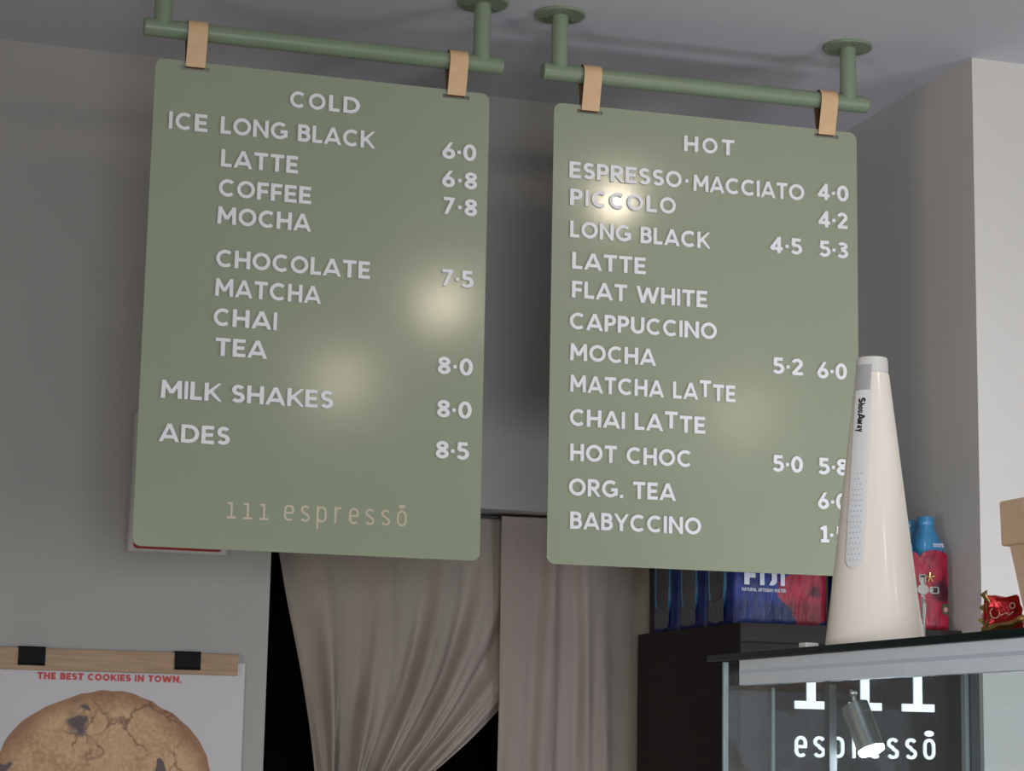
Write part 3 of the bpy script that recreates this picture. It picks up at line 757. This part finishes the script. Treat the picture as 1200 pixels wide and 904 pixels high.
def blade(name, z0, z1, material, n=30):
    bm = bmesh.new(); F = []; Bk = []
    for j in range(n+1):
        z = lerp(z0, z1, j/n)
        if j == 0 and z0 < .09: z = z0+.0002
        F.append([bm.verts.new(blade_pt(z, -1+2*i/10, .0012)) for i in range(11)]); Bk.append([bm.verts.new(blade_pt(z, -1+2*i/10)) for i in range(11)])
    for j in range(n):
        for i in range(10):
            bm.faces.new((F[j][i], F[j][i+1], F[j+1][i+1], F[j+1][i])); bm.faces.new((Bk[j][i], Bk[j+1][i], Bk[j+1][i+1], Bk[j][i+1]))
        for i in (0, 10): bm.faces.new((F[j][i], F[j+1][i], Bk[j+1][i], Bk[j][i]))
    for j in (0, n):
        for i in range(10): bm.faces.new((F[j][i], Bk[j][i], Bk[j][i+1], F[j][i+1]))
    return link(name, finish(name, bm, True, 40), material, o)
blade('blade_arm', .296, .3265, M['blade_silver'], 12)
blade('soft_blade', .088, .296, M['blade_white'], 50)
bm = bmesh.new()
for row in range(17):
    z = .098+row*.0062
    for i, s in enumerate((-.62, -.2, .2, .62) if row % 2 else (-.42, 0, .42)):
        if row > 13 and i in (0, 3): continue
        p = blade_pt(z, s, .0016); nrm = Vector((ca, sa, 0)); a = Vector((tx, ty, 0)); b = Vector((0, 0, 1))
        vs = [bm.verts.new(p+.0010*(math.cos(t)*a+math.sin(t)*b)) for t in [math.pi*2*k/8 for k in range(8)]]
        bm.faces.new(vs)
d = link('blade_dots', finish('blade_dots', bm, False), M['dots'], o); d['kind'] = 'stuff'
# brand lettering reading downwards along the blade arm
cen = blade_pt(.286, 0, .0014)
slope = (blade_pt(.25, 0)-blade_pt(.30, 0)).normalized()          # down along the blade
side = Vector((tx, ty, 0))
if side.dot(rt) < 0: side = -side                                  # letter tops point to the viewer's right
face = side.cross(slope).normalized()
if face.dot(Vector((ca, sa, 0))) > 0: yv = -face
else: yv = face
bas = Matrix((slope, yv, side)).transposed().to_4x4(); bas.translation = cen
for tx_, a0, a1, sz in (('S', -.0005, .0050, .0092), ('hoo', .0060, .0175, .0060), ('A', .0180, .0255, .0092), ('way', .0255, .0400, .0060)):
    write(o, tx_, a0, a1, -.0036, sz, .0003, M['ink'], .24, basis=bas)

# silver crucifix standing between fan and water pack
o = thing('crucifix', 'small ornate silver crucifix standing right behind the white fan', 'cross', (1.2465, 2.262, TOP), math.radians(-18))
bm = bmesh.new()
for lo, hi in (((-.0022, -.0015, .0), (.0022, .0015, .078)), ((-.0125, -.0015, .0725), (.0125, .0015, .0770)), ((-.0022, -.0015, .0750), (.0022, .0015, .0900))): box(bm, lo, hi, .0005)
def ring(cx, cz, hw, hh):
    for lo, hi in (((cx-hw, -.002, cz-hh), (cx+hw, .002, cz-hh+.0013)), ((cx-hw, -.002, cz+hh-.0013), (cx+hw, .002, cz+hh)), ((cx-hw, -.002, cz-hh), (cx-hw+.0013, .002, cz+hh)), ((cx+hw-.0013, -.002, cz-hh), (cx+hw, .002, cz+hh))): box(bm, lo, hi, .0003)
ring(0, .0885, .0040, .0052); ring(-.0140, .0748, .0050, .0042); ring(.0140, .0748, .0050, .0042); ring(0, .006, .0040, .0050)
link('cross_body', finish('cross_body', bm), M['silver'], o)
bm = bmesh.new(); lathe(bm, [(.0030, -.0016), (.0034, -.0026), (.0062, -.0026), (.0068, -.0010), (.0068, .0010), (.0062, .0024)], 28); bm.transform(Matrix.Translation((0, 0, .0755)) @ Matrix.Rotation(math.pi/2, 4, 'X'))
link('medallion', finish('medallion', bm), M['silver'], o)
bm = bmesh.new()
sweep(bm, [(0, -.003, .062), (0, -.004, .058), (0, -.003, .046), (0, -.003, .034)], [.0018, .0034, .0026, .0012], 12)
bmesh.ops.create_uvsphere(bm, u_segments=12, v_segments=8, radius=.0022, matrix=Matrix.Translation((0, -.004, .0645)))
link('figure', finish('figure', bm), M['silver'], o)
bm = bmesh.new()
for lo, hi in (((-.0026, -.0004, .0847), (.0026, .0004, .0923)), ((-.0178, -.0004, .0720), (-.0102, .0004, .0776)), ((.0102, -.0004, .0720), (.0178, .0004, .0776))): box(bm, lo, hi)
link('inlay', finish('inlay', bm, False), M['silver_dark'], o)

# small white cap lying on the lid
o = thing('white_cap', 'tiny white plastic cap lying on the glass lid left of the fan', 'cap', (1.0915, 2.250, TOP), .1)
link('cap_body', box_mesh('cap_body', (-.009, -.008, 0), (.009, .008, .0068), .0022, 3), M['cap_white'], o)

# red and gold foil wrapped sweet
o = thing('foil_wrapped_sweet', 'crumpled red and gold foil wrapped sweet beside the kraft box', 'sweet', (1.1785, 1.970, TOP), math.radians(-24))
o.scale = (.86, .86, .98)
def crumple(p, a, s, k): return Vector([p[i]+a*noise.noise(Vector((p[0]*s+k+i*7, p[1]*s, p[2]*s))) for i in range(3)])
bm = bmesh.new(); bmesh.ops.create_cube(bm, size=1)
bmesh.ops.subdivide_edges(bm, edges=bm.edges[:], cuts=7, use_grid_fill=True)
for v in bm.verts:
    x, y, z = v.co
    t = z+.5; fx = 1-.14*(2*abs(t-.55))**2
    v.co = crumple((x*.046*fx, y*.024*fx, .0005+t*.046), .005, 70, 3)
    v.co.z = max(v.co.z, 0)
link('wrapper', finish('wrapper', bm, True, 20), M['foil_red'], o)
bm = bmesh.new()
def band(pts, w):
    A = []
    for i, p in enumerate(pts):
        p = Vector(p); j = .0015*math.sin(i*2.1)
        A.append([bm.verts.new(p+Vector((0, 0, w/2+j))), bm.verts.new(p+Vector((0, -.0015, 0))), bm.verts.new(p+Vector((0, 0, -w/2+j)))])
    for a, b in zip(A, A[1:]):
        for k in range(2): bm.faces.new((a[k], b[k], b[k+1], a[k+1]))
band([(-.027, -.012, .010), (-.018, -.0175, .0115), (-.006, -.0185, .016), (.006, -.0185, .0165), (.018, -.0175, .021), (.027, -.012, .026)], .0080)
band([(-.022, -.0150, .048), (-.0165, -.0175, .038), (-.0165, -.0180, .026), (-.022, -.0160, .014)], .006)
band([(.021, -.0165, .004), (.022, -.0170, .012), (.024, -.0150, .022)], .006)
bmesh.ops.solidify(bm, geom=bm.faces[:], thickness=.0008)
link('gold_ribbon', finish('gold_ribbon', bm, True, 30), M['foil_gold'], o)
bm = bmesh.new()                              # pleated gold end twisting out to the left
for k in range(3):
    z0 = .014+.0135*k; tip = Vector((-.031+.002*k, -.006, z0+.008)); b0 = Vector((-.020, -.014, z0)); b1 = Vector((-.019, -.014, z0+.013)); b2 = Vector((-.019, .002, z0+.005))
    vs = [bm.verts.new(q) for q in (tip, b0, b1, b2)]
    for f in ((0, 1, 2), (0, 2, 3), (0, 3, 1), (1, 3, 2)): bm.faces.new([vs[i] for i in f])
link('gold_pleats', finish('gold_pleats', bm, False), M['foil_gold'], o)
bm = bmesh.new()
sweep(bm, [(-.011+.0055*math.cos(math.radians(a)), -.0178, .029+.0055*math.sin(math.radians(a))) for a in range(120, 400, 20)], .0007, 6)
sweep(bm, [(-.004, -.018, .0265), (.002, -.018, .029), (.006, -.018, .027), (.011, -.018, .031)], .0007, 6)
sweep(bm, [(.010+.003*math.cos(math.radians(a)), -.018, .037+.003*math.sin(math.radians(a))) for a in range(0, 361, 30)], .0006, 6)
link('gold_swirl', finish('gold_swirl', bm), mat('pale_gold_print', (.75, .55, .38), .4), o)

# tapered kraft box with a deep lid, cut by the frame edge
def frustum(bm, x0, x1, y0, y1, z0, z1, taper, bev=.0012):
    """upright box narrowing towards the bottom by taper on every side"""
    g = bmesh.ops.create_cube(bm, size=1)['verts']
    for v in g:
        k = taper if v.co.z < 0 else 0
        v.co = Vector((x0+k if v.co.x < 0 else x1-k, y0+k if v.co.y < 0 else y1-k, z0 if v.co.z < 0 else z1))
    bmesh.ops.bevel(bm, geom=list({e for v in g for e in v.link_edges}), offset=bev, segments=2, affect='EDGES')
o = thing('kraft_box', 'brown kraft card box with deep lid at the right end of the lid', 'box', (1.10, 1.70, TOP))
bm = bmesh.new(); frustum(bm, .004, .150, -.004, .136, 0, .100, .014); link('tub', finish('tub', bm), M['kraft'], o)
bm = bmesh.new(); frustum(bm, .0, .154, -.010, .141, .0850, .1290, .0008); link('lid', finish('lid', bm), M['kraft'], o)
